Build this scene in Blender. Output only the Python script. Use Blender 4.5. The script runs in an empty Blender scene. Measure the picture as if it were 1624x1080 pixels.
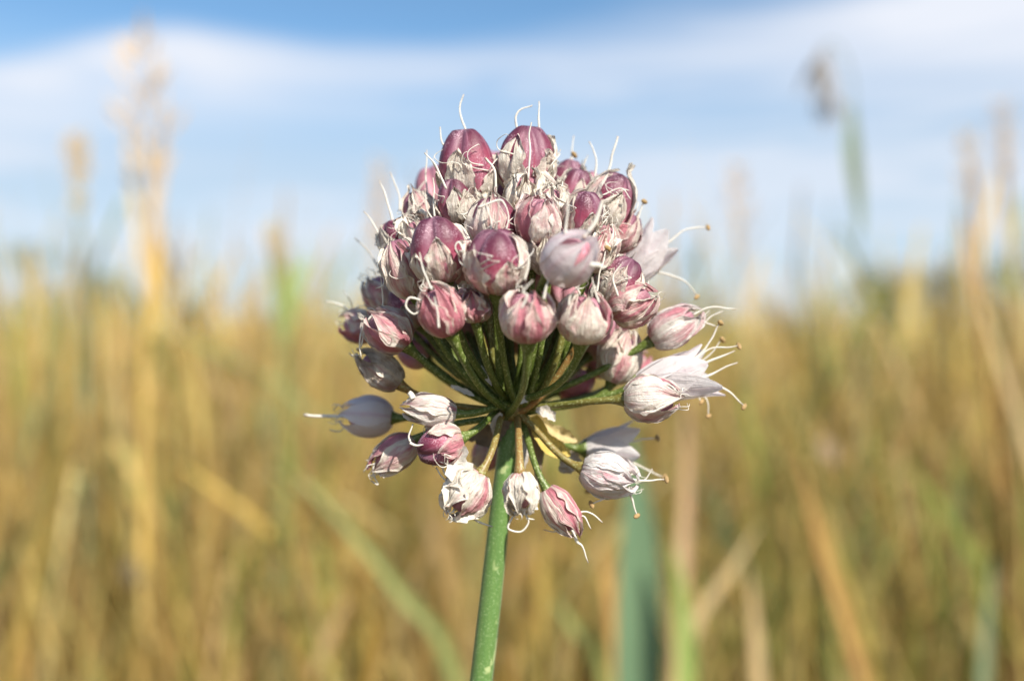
import bpy, math, random
import numpy as np
from mathutils import Vector, noise as mnoise

random.seed(11)
rng = np.random.default_rng(5)
sc = bpy.context.scene
COL = sc.collection
R = math.radians

# ------------------------------------------------------------------ camera
CAM_H = 0.55                    # metres above the ground
D = 0.086                       # distance lens - middle of the flower head
FPX = 1462.0                    # focal length in photograph pixels (1624 wide)
cam_d = bpy.data.cameras.new('camera')
cam = bpy.data.objects.new('camera', cam_d)
COL.objects.link(cam)
cam.location = (0, -D, CAM_H)
cam.rotation_euler = (R(90), 0, 0)
cam_d.sensor_width = 36
cam_d.lens = 36 * FPX / 1624
cam_d.clip_start = 0.002
cam_d.clip_end = 3000
cam_d.dof.use_dof = True
cam_d.dof.focus_distance = D - 0.0060
cam_d.dof.aperture_fstop = cam_d.lens / 2.5
cam_d.dof.aperture_blades = 0
sc.camera = cam

# ------------------------------------------------------------------ light
SUN_EL, SUN_AZ = 40.0, 146.0    # azimuth clockwise from +Y: behind the camera, to the right
sun_d = bpy.data.lights.new('sun', 'SUN')
sun_d.energy = 5.0
sun_d.angle = R(0.53)
sun_d.color = (1.0, 0.94, 0.84)
sun = bpy.data.objects.new('sun', sun_d)
COL.objects.link(sun)
sdir = Vector((math.sin(R(SUN_AZ)) * math.cos(R(SUN_EL)), math.cos(R(SUN_AZ)) * math.cos(R(SUN_EL)), math.sin(R(SUN_EL))))
sun.rotation_euler = (-sdir).to_track_quat('-Z', 'Y').to_euler()
sun.location = sdir * 20

world = bpy.data.worlds.new('World')
sc.world = world
world.use_nodes = True
wn = world.node_tree.nodes
wl = world.node_tree.links
wn.clear()


class NT:
    """tiny helper to write node graphs"""
    def __init__(self, tree):
        self.n, self.l = tree.nodes, tree.links

    def put(self, sock, v):
        if hasattr(v, 'is_output'):
            self.l.new(v, sock)
        elif v is not None:
            if isinstance(v, (tuple, list)) and len(v) == 3 and len(sock.default_value) == 4:
                v = tuple(v) + (1,)
            sock.default_value = v

    def math(self, op, a, b=None, c=None, clamp=False):
        n = self.n.new('ShaderNodeMath')
        n.operation = op
        n.use_clamp = clamp
        for i, v in enumerate((a, b, c)):
            if v is not None:
                self.put(n.inputs[i], v)
        return n.outputs[0]

    def smooth(self, v, lo, hi, a=0.0, b=1.0):
        n = self.n.new('ShaderNodeMapRange')
        n.interpolation_type = 'SMOOTHSTEP'
        self.put(n.inputs[0], v)
        self.put(n.inputs[1], lo); self.put(n.inputs[2], hi)
        self.put(n.inputs[3], a); self.put(n.inputs[4], b)
        return n.outputs[0]

    def mix(self, f, a, b, blend='MIX'):
        n = self.n.new('ShaderNodeMix')
        n.data_type = 'RGBA'
        n.blend_type = blend
        self.put(n.inputs[0], f); self.put(n.inputs[6], a); self.put(n.inputs[7], b)
        return n.outputs[2]

    def noise(self, vec, scale, detail=3, rough=0.55, dist=0.0):
        n = self.n.new('ShaderNodeTexNoise')
        if vec is not None:
            self.l.new(vec, n.inputs['Vector'])
        n.inputs['Scale'].default_value = scale
        n.inputs['Detail'].default_value = detail
        n.inputs['Roughness'].default_value = rough
        n.inputs['Distortion'].default_value = dist
        return n.outputs['Fac']

    def scalev(self, vec, s):
        n = self.n.new('ShaderNodeVectorMath')
        n.operation = 'MULTIPLY'
        self.l.new(vec, n.inputs[0])
        n.inputs[1].default_value = s
        return n.outputs[0]

    def sep(self, v):
        n = self.n.new('ShaderNodeSeparateXYZ')
        self.l.new(v, n.inputs[0])
        return n.outputs

    def comb(self, x, y, z):
        n = self.n.new('ShaderNodeCombineXYZ')
        for i, v in enumerate((x, y, z)):
            self.put(n.inputs[i], v)
        return n.outputs[0]

    def ramp(self, fac, stops):
        n = self.n.new('ShaderNodeValToRGB')
        el = n.color_ramp.elements
        while len(el) < len(stops):
            el.new(0.5)
        for e, (p, c) in zip(el, stops):
            e.position = p
            e.color = tuple(c) + (1,)
        self.put(n.inputs[0], fac)
        return n.outputs[0]

    def bump(self, h, strength, dist):
        n = self.n.new('ShaderNodeBump')
        n.inputs['Strength'].default_value = strength
        n.inputs['Distance'].default_value = dist
        self.l.new(h, n.inputs['Height'])
        return n.outputs[0]


W = NT(world.node_tree)
sky = wn.new('ShaderNodeTexSky')
sky.sky_type = 'NISHITA'
sky.sun_disc = False
sky.sun_elevation = R(SUN_EL)
sky.sun_rotation = R(SUN_AZ)
sky.altitude = 100
sky.air_density = 1.0
sky.dust_density = 0.6
sky.ozone_density = 1.6
geo = wn.new('ShaderNodeTexCoord')
dx, dy, dz = W.sep(geo.outputs['Generated'])
az = W.math('ARCTAN2', dx, dy)                  # 0 straight ahead, + right
el = W.math('ARCSINE', dz)


def gauss(v, c, w, a):
    d = W.math('DIVIDE', W.math('SUBTRACT', v, c), w)
    return W.math('MULTIPLY', W.math('EXPONENT', W.math('MULTIPLY', W.math('MULTIPLY', d, d), -1.0)), a)


def wsum(*a):
    r = a[0]
    for q in a[1:]:
        r = W.math('ADD', r, q)
    return r


# cloud bank: the upper rim drifts up and down with the azimuth
nz = W.noise(W.comb(W.math('MULTIPLY', az, 2.2), W.math('MULTIPLY', el, 7.0), 3.3), 1.6, 4, 0.5, 0.3)
nz2 = W.noise(W.comb(W.math('MULTIPLY', az, 1.3), W.math('MULTIPLY', el, 9.0), 8.1), 2.4, 5, 0.55, 0.5)
rim = wsum(0.302, gauss(az, -0.375, 0.085, 0.012), gauss(az, 0.42, 0.26, 0.085), gauss(az, -0.62, 0.2, -0.06),
           W.math('MULTIPLY', W.math('SUBTRACT', nz, 0.5), 0.02))
soft = W.smooth(az, -0.12, 0.3, 0.016, 0.07)
upper = W.smooth(W.math('SUBTRACT', rim, el), W.math('MULTIPLY', soft, -1.0), soft)
under = W.smooth(W.math('SUBTRACT', rim, el), W.smooth(az, -0.2, 0.5, 0.035, 0.07), W.smooth(az, -0.2, 0.5, 0.13, 0.2), 1.0, 0.0)
core = wsum(0.30, gauss(az, -0.40, 0.15, 0.55), gauss(az, 0.47, 0.17, 0.62), gauss(az, 0.12, 0.12, 0.15), W.smooth(nz2, 0.35, 0.65, -0.18, 0.28))
body = W.math('MULTIPLY', upper, W.math('MULTIPLY', under, core))
wisp = W.math('MULTIPLY', W.math('MULTIPLY', upper, W.smooth(nz2, 0.40, 0.64, 0.06, 0.62)), 0.95)
# higher sky: scattered soft cloud of the same kind
high = W.math('MULTIPLY', W.smooth(el, 0.42, 0.6), W.smooth(W.noise(geo.outputs['Generated'], 2.6, 5, 0.55, 0.4), 0.48, 0.7, 0.0, 0.8))
mask = W.math('MAXIMUM', W.math('MAXIMUM', body, wisp), high, clamp=True)
veil = W.smooth(el, 0.16, 0.33, 0.85, 0.0)
blue = W.mix(1.0, sky.outputs[0], (0.94, 1.20, 1.29), 'MULTIPLY')
cloudc = W.mix(1.0, (6.7, 7.05, 7.8), (1.0, 1.0, 1.0), 'MULTIPLY')
skyc = W.mix(veil, blue, W.mix(W.smooth(el, 0.02, 0.24), (5.2, 6.1, 7.0), (4.1, 5.25, 6.6)))
skyc = W.mix(mask, skyc, cloudc)
bg = wn.new('ShaderNodeBackground')
wl.new(skyc, bg.inputs[0])
bg.inputs[1].default_value = 0.079
wo = wn.new('ShaderNodeOutputWorld')
wl.new(bg.outputs[0], wo.inputs[0])

sc.view_settings.view_transform = 'Standard'
sc.view_settings.look = 'None'
sc.view_settings.gamma = 1
sc.view_settings.exposure = 0.68
sc.render.engine = 'CYCLES'
sc.cycles.use_denoising = True
sc.cycles.max_bounces = 8
sc.cycles.transmission_bounces = 6
sc.cycles.transparent_max_bounces = 8
sc.cycles.sample_clamp_indirect = 6

# ------------------------------------------------------------------ helpers


def P(px, py, y=0.0):
    """photograph pixel at depth y millimetres behind the flower's middle -> metres"""
    k = (D + y * 0.001) / FPX
    return Vector(((px - 812) * k, y * 0.001, CAM_H + (540 - py) * k))


def mesh(name, verts, faces, mat, parent=None, uvs=None, smooth=True, origin=None, color=None, col_attr=None):
    me = bpy.data.meshes.new(name)
    o3 = origin if origin is not None else Vector((0, 0, 0))
    me.from_pydata([tuple(Vector(v) - o3) for v in verts], [], faces)
    if uvs is not None:
        uvl = me.uv_layers.new(name='UVMap')
        idx = np.empty(len(me.loops), dtype=np.int32)
        me.loops.foreach_get('vertex_index', idx)
        uvl.data.foreach_set('uv', np.asarray(uvs, dtype=np.float32)[idx].ravel())
    if smooth:
        me.polygons.foreach_set('use_smooth', [True] * len(me.polygons))
    me.materials.append(mat)
    o = bpy.data.objects.new(name, me)
    COL.objects.link(o)
    if parent is not None:
        o.parent = parent
    elif origin is not None:
        o.location = origin
    if color is not None:
        o.color = tuple(color) + (1,)
    return o


def empty(name, loc, parent=None):
    o = bpy.data.objects.new(name, None)
    o.empty_display_size = 0.002
    COL.objects.link(o)
    o.location = loc
    if parent is not None:
        o.parent = parent
    return o


def tag(o, label, cat, group=None):
    o['label'] = label
    o['category'] = cat
    o['kind'] = 'thing'
    if group:
        o['group'] = group
    return o


def spline(pts, n):
    """Catmull-Rom through the points"""
    pts = [Vector(p) for p in pts]
    if len(pts) == 2:
        return [pts[0].lerp(pts[1], i / (n - 1)) for i in range(n)]
    q = [pts[0] * 2 - pts[1]] + pts + [pts[-1] * 2 - pts[-2]]
    out = []
    m = len(pts) - 1
    for i in range(n):
        f = i / (n - 1) * m
        s = min(int(f), m - 1)
        t = f - s
        a, b, c, d = q[s:s + 4]
        out.append(0.5 * ((2 * b) + (c - a) * t + (2 * a - 5 * b + 4 * c - d) * t * t + (3 * b - a - 3 * c + d) * t ** 3))
    return out


def bezier(a, b, c, d, n):
    return [a * (1 - t) ** 3 + b * 3 * t * (1 - t) ** 2 + c * 3 * t * t * (1 - t) + d * t ** 3 for t in [i / (n - 1) for i in range(n)]]


def tube(path, radii, sides=8, wob=0.0):
    verts, faces, uvs = [], [], []
    n = len(path)
    up = None
    for i, p in enumerate(path):
        t = (path[min(i + 1, n - 1)] - path[max(i - 1, 0)]).normalized()
        if up is None:
            up = Vector((0, -1, 0)) if abs(t.y) < 0.9 else Vector((1, 0, 0))
        e1 = (up - t * up.dot(t)).normalized()
        up = e1
        e2 = t.cross(e1)
        for s in range(sides):
            a = 2 * math.pi * s / sides
            r = radii[i] * (1 + (wob * mnoise.noise(Vector((p.x, p.y, p.z)) * 900 + Vector((s, 0, 0))) if wob else 0))
            verts.append(p + e1 * (r * math.cos(a)) + e2 * (r * math.sin(a)))
            uvs.append((s / sides, i / (n - 1)))
    for i in range(n - 1):
        for s in range(sides):
            s2 = (s + 1) % sides
            faces.append((i * sides + s, i * sides + s2, (i + 1) * sides + s2, (i + 1) * sides + s))
    faces.append(tuple(range(sides))[::-1])
    faces.append(tuple((n - 1) * sides + s for s in range(sides)))
    return verts, faces, uvs


# ------------------------------------------------------------------ materials
def new_mat(name):
    m = bpy.data.materials.new(name)
    m.use_nodes = True
    m.node_tree.nodes.clear()
    return m, NT(m.node_tree)


def finish(m, T, color, rough=0.5, spec=0.4, normal=None, transl=0.0, tcolor=None, sheen=0.0):
    p = T.n.new('ShaderNodeBsdfPrincipled')
    T.put(p.inputs['Base Color'], color)
    T.put(p.inputs['Roughness'], rough)
    p.inputs['Specular IOR Level'].default_value = spec
    if sheen:
        p.inputs['Sheen Weight'].default_value = sheen
        p.inputs['Sheen Roughness'].default_value = 0.4
    if normal is not None:
        T.put(p.inputs['Normal'], normal)
    out = T.n.new('ShaderNodeOutputMaterial')
    if transl:
        t = T.n.new('ShaderNodeBsdfTranslucent')
        T.put(t.inputs[0], tcolor if tcolor is not None else color)
        if normal is not None:
            T.put(t.inputs['Normal'], normal)
        mx = T.n.new('ShaderNodeMixShader')
        T.put(mx.inputs[0], transl)
        T.l.new(p.outputs[0], mx.inputs[1])
        T.l.new(t.outputs[0], mx.inputs[2])
        T.l.new(mx.outputs[0], out.inputs[0])
    else:
        T.l.new(p.outputs[0], out.inputs[0])
    return m


def coords(T):
    tc = T.n.new('ShaderNodeTexCoord')
    g = T.n.new('ShaderNodeNewGeometry')
    oi = T.n.new('ShaderNodeObjectInfo')
    return tc, g, oi


def mat_capsule():
    m, T = new_mat('capsule_skin')
    tc, g, oi = coords(T)
    u, v, _ = T.sep(tc.outputs['UV'])
    pos = g.outputs['Position']
    big = T.noise(pos, 420, 3, 0.6)
    vv = T.math('ADD', v, T.math('MULTIPLY', T.math('SUBTRACT', big, 0.5), 0.45))
    c = T.ramp(vv, [(0.0, (0.50, 0.32, 0.26)), (0.26, (0.46, 0.15, 0.21)), (0.50, (0.25, 0.036, 0.074)), (0.74, (0.12, 0.018, 0.040)), (1.0, (0.055, 0.013, 0.028))])
    # darker / violet seams down the lobes
    seam = T.math('ABSOLUTE', T.math('COSINE', T.math('MULTIPLY', u, 3 * math.pi)))
    lon = T.noise(T.comb(T.math('MULTIPLY', u, 22.0), T.math('MULTIPLY', v, 1.5), oi.outputs['Random']), 1.0, 3, 0.6)
    c = T.mix(T.smooth(lon, 0.45, 0.7, 0.0, 0.5), c, (0.11, 0.022, 0.05))
    c = T.mix(T.smooth(lon, 0.46, 0.28, 0.0, 0.32), c, (0.50, 0.24, 0.31))
    c = T.mix(T.smooth(seam, 0.65, 0.95, 0.0, 0.40), c, (0.30, 0.14, 0.20))
    # pale waxy specks; their sparkle is painted into the colour
    sp = T.noise(pos, 8200, 3, 0.65)
    bloom_sparkle = T.math('MULTIPLY', T.smooth(sp, 0.48, 0.66), T.smooth(T.noise(pos, 700, 2, 0.5), 0.43, 0.66, 0.03, 0.52))
    c = T.mix(bloom_sparkle, c, (0.78, 0.55, 0.62))
    r, gg, b = T.sep(oi.outputs['Color'])
    c = T.mix(r, c, T.mix(v, (0.60, 0.40, 0.36), (0.52, 0.22, 0.27)))
    nb = T.bump(T.noise(pos, 4000, 4, 0.7), 0.5, 0.00010)
    return finish(m, T, c, 0.47, 0.4, nb)


def mat_tepal():
    """object colour: r = pinkness, g = fresh white, b = dry / brown"""
    m, T = new_mat('papery_tepal')
    tc, g, oi = coords(T)
    u, v, _ = T.sep(tc.outputs['UV'])
    pos = g.outputs['Position']
    r, w, b = T.sep(oi.outputs['Color'])
    rnd = oi.outputs['Random']
    uu = T.math('ABSOLUTE', T.math('MULTIPLY', T.math('SUBTRACT', u, 0.5), 2.0))
    seed = T.math('MULTIPLY', rnd, 37.0)
    streak = T.noise(T.comb(T.math('ADD', T.math('MULTIPLY', u, 2.6), seed), T.math('MULTIPLY', v, 1.3), seed), 1.0, 4, 0.6, 0.6)
    streak = T.math('ADD', T.math('MULTIPLY', streak, 0.68), T.math('MULTIPLY', T.noise(pos, 480, 4, 0.65, 0.5), 0.32))
    cream = T.mix(T.noise(pos, 1100, 4, 0.65), (0.92, 0.88, 0.80), (0.84, 0.75, 0.60))
    cream = T.mix(w, cream, (0.86, 0.84, 0.83))
    pinkc = T.mix(T.noise(pos, 600, 3, 0.6), (0.66, 0.24, 0.29), (0.55, 0.11, 0.19))
    rib = T.math('EXPONENT', T.math('MULTIPLY', T.math('MULTIPLY', uu, uu), -14.0))
    pf = T.math('ADD', T.math('MULTIPLY', r, 1.15), T.math('MULTIPLY', T.math('SUBTRACT', streak, 0.5), 2.8))
    pf = T.math('ADD', pf, T.math('MULTIPLY', T.math('MULTIPLY', rib, r), 0.35))
    pf = T.math('SUBTRACT', pf, T.smooth(uu, 0.55, 1.0, 0.0, 0.30))
    pf = T.smooth(pf, 0.22, 1.05, 0.0, 0.92)
    c = T.mix(pf, cream, pinkc)
    brown = T.mix(T.noise(pos, 900, 3), (0.36, 0.24, 0.13), (0.20, 0.14, 0.10))
    bf = T.smooth(T.math('ADD', T.math('MULTIPLY', b, 1.1), T.math('MULTIPLY', T.math('SUBTRACT', T.noise(pos, 800, 4, 0.65), 0.5), 1.1)), 0.3, 0.9, 0.0, 0.9)
    c = T.mix(bf, c, brown)
    # fine veins and dirt
    vein = T.noise(T.comb(T.math('MULTIPLY', u, 26.0), T.math('MULTIPLY', v, 2.2), seed), 1.0, 2, 0.5, 0.6)
    c = T.mix(T.smooth(vein, 0.52, 0.72, 0.0, 0.38), c, (0.62, 0.36, 0.33))
    c = T.mix(T.smooth(T.noise(pos, 4200, 2, 0.5), 0.70, 0.78, 0.0, 0.6), c, (0.26, 0.17, 0.10))
    h = T.math('ADD', T.math('MULTIPLY', T.noise(pos, 1500, 5, 0.68, 0.8), 0.65), T.math('MULTIPLY', vein, 0.8))
    nb = T.bump(h, 0.9, 0.00032)
    return finish(m, T, c, 0.40, 0.42, nb, 0.28, c)


def mat_pearl():
    m, T = new_mat('pearly_tepal')
    tc, g, oi = coords(T)
    u, v, _ = T.sep(tc.outputs['UV'])
    pos = g.outputs['Position']
    r, w, b = T.sep(oi.outputs['Color'])
    rib = T.math('EXPONENT', T.math('MULTIPLY', T.math('POWER', T.math('SUBTRACT', u, 0.5), 2.0), -90.0))
    c = T.mix(T.noise(pos, 500, 3), (0.88, 0.86, 0.86), (0.80, 0.74, 0.73))
    c = T.mix(T.math('MULTIPLY', rib, T.math('ADD', T.math('MULTIPLY', r, 0.75), 0.1)), c, (0.58, 0.22, 0.32))
    c = T.mix(T.math('MULTIPLY', T.smooth(T.noise(pos, 330, 3), 0.45, 0.7), r), c, (0.62, 0.36, 0.42))
    c = T.mix(b, c, (0.30, 0.34, 0.44))
    vein = T.noise(T.comb(T.math('MULTIPLY', u, 18.0), T.math('MULTIPLY', v, 1.2), r), 1.0, 2, 0.5)
    c = T.mix(T.smooth(vein, 0.50, 0.72, 0.0, 0.35), c, (0.66, 0.56, 0.60))
    nb = T.bump(T.math('ADD', vein, T.noise(pos, 1200, 3)), 0.6, 0.0002)
    return finish(m, T, c, 0.40, 0.40, nb, 0.42, c)


def mat_green(name, a, b, dry, rough=0.42):
    m, T = new_mat(name)
    tc, g, oi = coords(T)
    pos = g.outputs['Position']
    u, v, _ = T.sep(tc.outputs['UV'])
    r, w, bb = T.sep(oi.outputs['Color'])
    c = T.mix(T.noise(pos, 1400, 4, 0.6), a, b)
    c = T.mix(T.math('MULTIPLY', r, T.smooth(T.noise(pos, 260, 3), 0.25, 0.6, 0.35, 1.0)), c, dry)
    c = T.mix(T.smooth(T.noise(pos, 5200, 2, 0.5), 0.54, 0.68, 0.0, 0.6), c, (0.42, 0.46, 0.22))
    nb = T.bump(T.noise(pos, 4500, 3, 0.6), 0.5, 0.00008)
    return finish(m, T, c, rough, 0.5, nb)


def mat_stem():
    m, T = new_mat('onion_stem_skin')
    tc, g, oi = coords(T)
    pos = g.outputs['Position']
    c = T.mix(T.noise(pos, 2600, 4, 0.65), (0.070, 0.150, 0.034), (0.135, 0.235, 0.064))
    rib = T.noise(T.scalev(pos, (2600, 2600, 60)), 1.0, 2, 0.5)
    c = T.mix(T.smooth(rib, 0.4, 0.75, 0.0, 0.5), c, (0.07, 0.16, 0.04))
    lw = T.n.new('ShaderNodeLayerWeight')
    lw.inputs[0].default_value = 0.35
    scar = T.noise(T.scalev(pos, (1, 1, 0.55)), 620, 2, 0.5, 0.6)
    c = T.mix(T.smooth(scar, 0.63, 0.69, 0.0, 0.75), c, (0.42, 0.48, 0.22))
    c = T.mix(T.smooth(T.noise(pos, 5500, 3, 0.6), 0.54, 0.70, 0.0, 0.6), c, (0.34, 0.45, 0.22))
    nb = T.bump(T.math('ADD', T.noise(pos, 5200, 3, 0.6), rib), 0.45, 0.00007)
    return finish(m, T, c, 0.45, 0.45, nb, sheen=0.2)


def mat_thread():
    m, T = new_mat('filament_white')
    tc, g, oi = coords(T)
    u, v, _ = T.sep(tc.outputs['UV'])
    pos = g.outputs['Position']
    r, w, b = T.sep(oi.outputs['Color'])
    c = T.mix(T.noise(pos, 1500, 3), (0.86, 0.84, 0.79), (0.74, 0.68, 0.56))
    c = T.mix(T.math('MULTIPLY', T.smooth(v, 0.86, 1.0), 0.6), c, (0.34, 0.25, 0.18))
    c = T.mix(b, c, (0.26, 0.24, 0.22))
    return finish(m, T, c, 0.45, 0.4, None, 0.25, c)


def mat_anther():
    m, T = new_mat('anther_tan')
    tc, g, oi = coords(T)
    pos = g.outputs['Position']
    c = T.mix(T.noise(pos, 3500, 3), (0.46, 0.31, 0.13), (0.18, 0.11, 0.05))
    nb = T.bump(T.noise(pos, 6000, 3), 0.6, 0.0001)
    return finish(m, T, c, 0.7, 0.3, nb)


def mat_bract():
    m, T = new_mat('dry_bract')
    tc, g, oi = coords(T)
    pos = g.outputs['Position']
    r, w, b = T.sep(oi.outputs['Color'])
    c = T.mix(T.noise(pos, 900, 4, 0.6), (0.34, 0.26, 0.17), (0.12, 0.085, 0.06))
    c = T.mix(r, c, (0.62, 0.46, 0.10))
    c = T.mix(w, c, (0.70, 0.66, 0.60))
    nb = T.bump(T.noise(pos, 1800, 4, 0.65), 0.9, 0.0002)
    return finish(m, T, c, 0.5, 0.4, nb, 0.2, c)


def mat_blade(name, c0, c1, scale=40.0, transl=0.25, rough=0.5):
    m, T = new_mat(name)
    tc, g, oi = coords(T)
    pos = g.outputs['Position']
    n = T.noise(T.scalev(pos, (1.0, 1.0, 0.12)), scale, 4, 0.6)
    c = T.mix(T.smooth(n, 0.3, 0.7), c0, c1)
    nb = T.bump(T.noise(T.scalev(pos, (1, 1, 0.05)), 900, 2), 0.3, 0.0004)
    return finish(m, T, c, rough, 0.35, nb, transl, c)


def mat_field():
    m, T = new_mat('field_grass')
    at = T.n.new('ShaderNodeAttribute')
    at.attribute_name = 'Col'
    g = T.n.new('ShaderNodeNewGeometry')
    n = T.noise(g.outputs['Position'], 9.0, 3, 0.6)
    c = T.mix(1.0, at.outputs['Color'], T.mix(n, (0.75, 0.75, 0.75), (1.2, 1.2, 1.2)), 'MULTIPLY')
    return finish(m, T, c, 0.6, 0.25, None, 0.28, c)


M_CAP, M_TEP, M_PEARL = mat_capsule(), mat_tepal(), mat_pearl()
M_PED = mat_green('pedicel_green', (0.052, 0.085, 0.011), (0.125, 0.165, 0.03), (0.34, 0.17, 0.06))
M_STEM, M_THR, M_ANT, M_BRA = mat_stem(), mat_thread(), mat_anther(), mat_bract()
M_FIELD = mat_field()

# ------------------------------------------------------------------ ground
mg, T = new_mat('meadow_soil')
tc, g, oi = coords(T)
pos = g.outputs['Position']
c = T.mix(T.noise(pos, 3.0, 5, 0.6), (0.30, 0.21, 0.09), (0.16, 0.115, 0.055))
c = T.mix(T.smooth(T.noise(pos, 45.0, 4, 0.7), 0.5, 0.65), c, (0.42, 0.31, 0.14))
finish(mg, T, c, 0.9, 0.1, T.bump(T.noise(pos, 60.0, 5, 0.7), 0.8, 0.03))
gv, gf = [], []
rings = [0, 0.5, 1, 2, 4, 8, 15, 30, 60, 120, 300, 1200]
seg = 48
for i, r_ in enumerate(rings[1:]):
    for s in range(seg):
        a = 2 * math.pi * s / seg
        x, y = r_ * math.cos(a), r_ * math.sin(a)
        gv.append((x, y, 0.0 if r_ < 3 else 0.05 * mnoise.noise(Vector((x * 0.15, y * 0.15, 0)))))
    if i:
        for s in range(seg):
            s2 = (s + 1) % seg
            gf.append(((i - 1) * seg + s, (i - 1) * seg + s2, i * seg + s2, i * seg + s))
gv.append((0, 0, 0))
for s in range(seg):
    gf.append((len(gv) - 1, s, (s + 1) % seg))
ground = mesh('ground', gv, gf, mg)
ground['kind'] = 'structure'

# ------------------------------------------------------------------ the dry meadow (uncountable grass)
PAL = np.array([(0.62, 0.465, 0.155), (0.64, 0.445, 0.115), (0.42, 0.27, 0.085), (0.27, 0.30, 0.07), (0.25, 0.33, 0.14), (0.56, 0.39, 0.18), (0.68, 0.56, 0.25)])


def blades(x, y, h, w, lean, cols, seg=4, name='meadow_grass', label='', head=None):
    n = len(x)
    yaw = rng.uniform(0, 2 * np.pi, n)
    la = rng.uniform(0, 2 * np.pi, n)
    ts = np.linspace(0, 1, seg + 1)
    V = np.zeros((n, seg + 1, 2, 3), dtype=np.float32)
    for k, t in enumerate(ts):
        cx = x + np.cos(la) * lean * h * t ** 2
        cy = y + np.sin(la) * lean * h * t ** 2
        cz = h * (t - 0.35 * lean ** 2 * t ** 3)
        ww = w * (1 - 0.85 * t ** 1.6)
        if head is not None:
            ww = np.where(head > 0, w * 0.55 + head * np.exp(-((t - 0.88) / 0.09) ** 2), ww)
        for s, sg in ((0, -1), (1, 1)):
            V[:, k, s, 0] = cx + sg * ww * 0.5 * np.cos(yaw)
            V[:, k, s, 1] = cy + sg * ww * 0.5 * np.sin(yaw)
            V[:, k, s, 2] = cz
    verts = V.reshape(-1, 3)
    base = (np.arange(n) * (seg + 1) * 2)[:, None]
    q = np.array([[2 * k, 2 * k + 1, 2 * k + 3, 2 * k + 2] for k in range(seg)])
    faces = (base[:, None, :] + q[None]).reshape(-1, 4)
    me = bpy.data.meshes.new(name)
    me.vertices.add(len(verts))
    me.vertices.foreach_set('co', verts.ravel())
    nf = len(faces)
    me.loops.add(nf * 4)
    me.loops.foreach_set('vertex_index', faces.ravel().astype(np.int32))
    me.polygons.add(nf)
    me.polygons.foreach_set('loop_start', np.arange(nf, dtype=np.int32) * 4)
    me.update(calc_edges=True)
    me.polygons.foreach_set('use_smooth', [True] * nf)
    at = me.color_attributes.new('Col', 'FLOAT_COLOR', 'POINT')
    cc = np.ones((n, (seg + 1) * 2, 4), dtype=np.float32)
    cc[:, :, :3] = cols[:, None, :]
    at.data.foreach_set('color', cc.ravel())
    me.materials.append(M_FIELD)
    o = bpy.data.objects.new(name, me)
    COL.objects.link(o)
    o['kind'] = 'stuff'
    o['label'] = label
    o['category'] = 'grass'
    return o


def field_pts(n, r0, r1, half, power=1.0):
    r = r0 + (r1 - r0) * rng.uniform(0, 1, n) ** power
    a = rng.uniform(-half, half, n)
    return r * np.sin(a), r * np.cos(a) - D


def patch(x, y, s, o):
    return np.array([mnoise.noise(Vector((a * s, b * s, o))) for a, b in zip(x, y)])


def cols_for(x, y, gbias=0.0):
    n = len(x)
    p = patch(x, y, 1.1, 4.0)
    near = np.clip(1.25 - np.hypot(x, y) / 4.0, 0, 1)
    e = np.ones(n)
    wgt = np.stack([1.2 * e, 1.2 - 0.5 * near, 0.9 + 1.3 * near, 0.75 + gbias + np.clip(p, 0, 1) * 3.0, 0.35 + gbias + np.clip(p, 0, 1) * 1.4, 0.6 + 0.5 * near, 0.8 - 0.4 * near], 1)
    wgt /= wgt.sum(1, keepdims=True)
    cum = wgt.cumsum(1)
    k = (rng.uniform(0, 1, n)[:, None] > cum).sum(1).clip(0, 6)
    return PAL[k] * (1.16 - 0.20 * near)[:, None] * rng.uniform(0.7, 1.15, (n, 1))


# near and middle meadow, all in one mass
def concat(parts):
    return [np.concatenate([p[i] for p in parts]) for i in range(7)]


def bunch(n, r0, r1, half, power, hm, hs, w0, w1, headp, gb=0.0):
    x, y = field_pts(n, r0, r1, half, power)
    h = np.clip(rng.normal(hm, hs, n) + 0.13 * patch(x, y, 0.8, 1.0) + 0.10 * patch(x / (1 + np.hypot(x, y)) * 9, y * 0, 1.0, 2.0), 0.12, 1.25)
    w = rng.uniform(w0, w1, n)
    hd = np.where(rng.uniform(0, 1, n) < headp, rng.uniform(0.006, 0.016, n), 0.0)
    return x, y, h, w, rng.uniform(0.02, 0.85, n) * rng.uniform(0.2, 1, n), cols_for(x, y, gb), hd


b = concat([
    bunch(2600, 0.95, 1.7, 0.75, 0.8, 0.40, 0.085, 0.003, 0.007, 0.15),
    bunch(5000, 0.9, 2.6, 0.75, 0.8, 0.30, 0.07, 0.003, 0.006, 0.1),
    bunch(11500, 1.2, 3.0, 0.95, 0.8, 0.50, 0.10, 0.003, 0.008, 0.25),
    bunch(21000, 2.5, 7.0, 0.95, 0.8, 0.54, 0.11, 0.004, 0.010, 0.3),
    bunch(22000, 6.0, 22.0, 0.95, 0.8, 0.58, 0.13, 0.008, 0.02, 0.3),
    bunch(12000, 20.0, 75.0, 0.95, 0.8, 0.60, 0.15, 0.02, 0.05, 0.3),
    bunch(260, 1.6, 4.5, 0.6, 1.0, 0.78, 0.11, 0.004, 0.008, 0.5),
    bunch(1500, 4.0, 12.0, 0.8, 1.0, 0.92, 0.14, 0.006, 0.012, 0.5),
])
blades(b[0], b[1], b[2], b[3], b[4], b[5], head=b[6], seg=6, name='meadow_grass',
       label='mass of dry golden meadow grass filling the field behind the flower')
xs, ys = [], []
b2 = bunch(7000, 0.5, 4.0, math.pi - 0.8, 0.7, 0.36, 0.08, 0.003, 0.007, 0.2)
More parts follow.
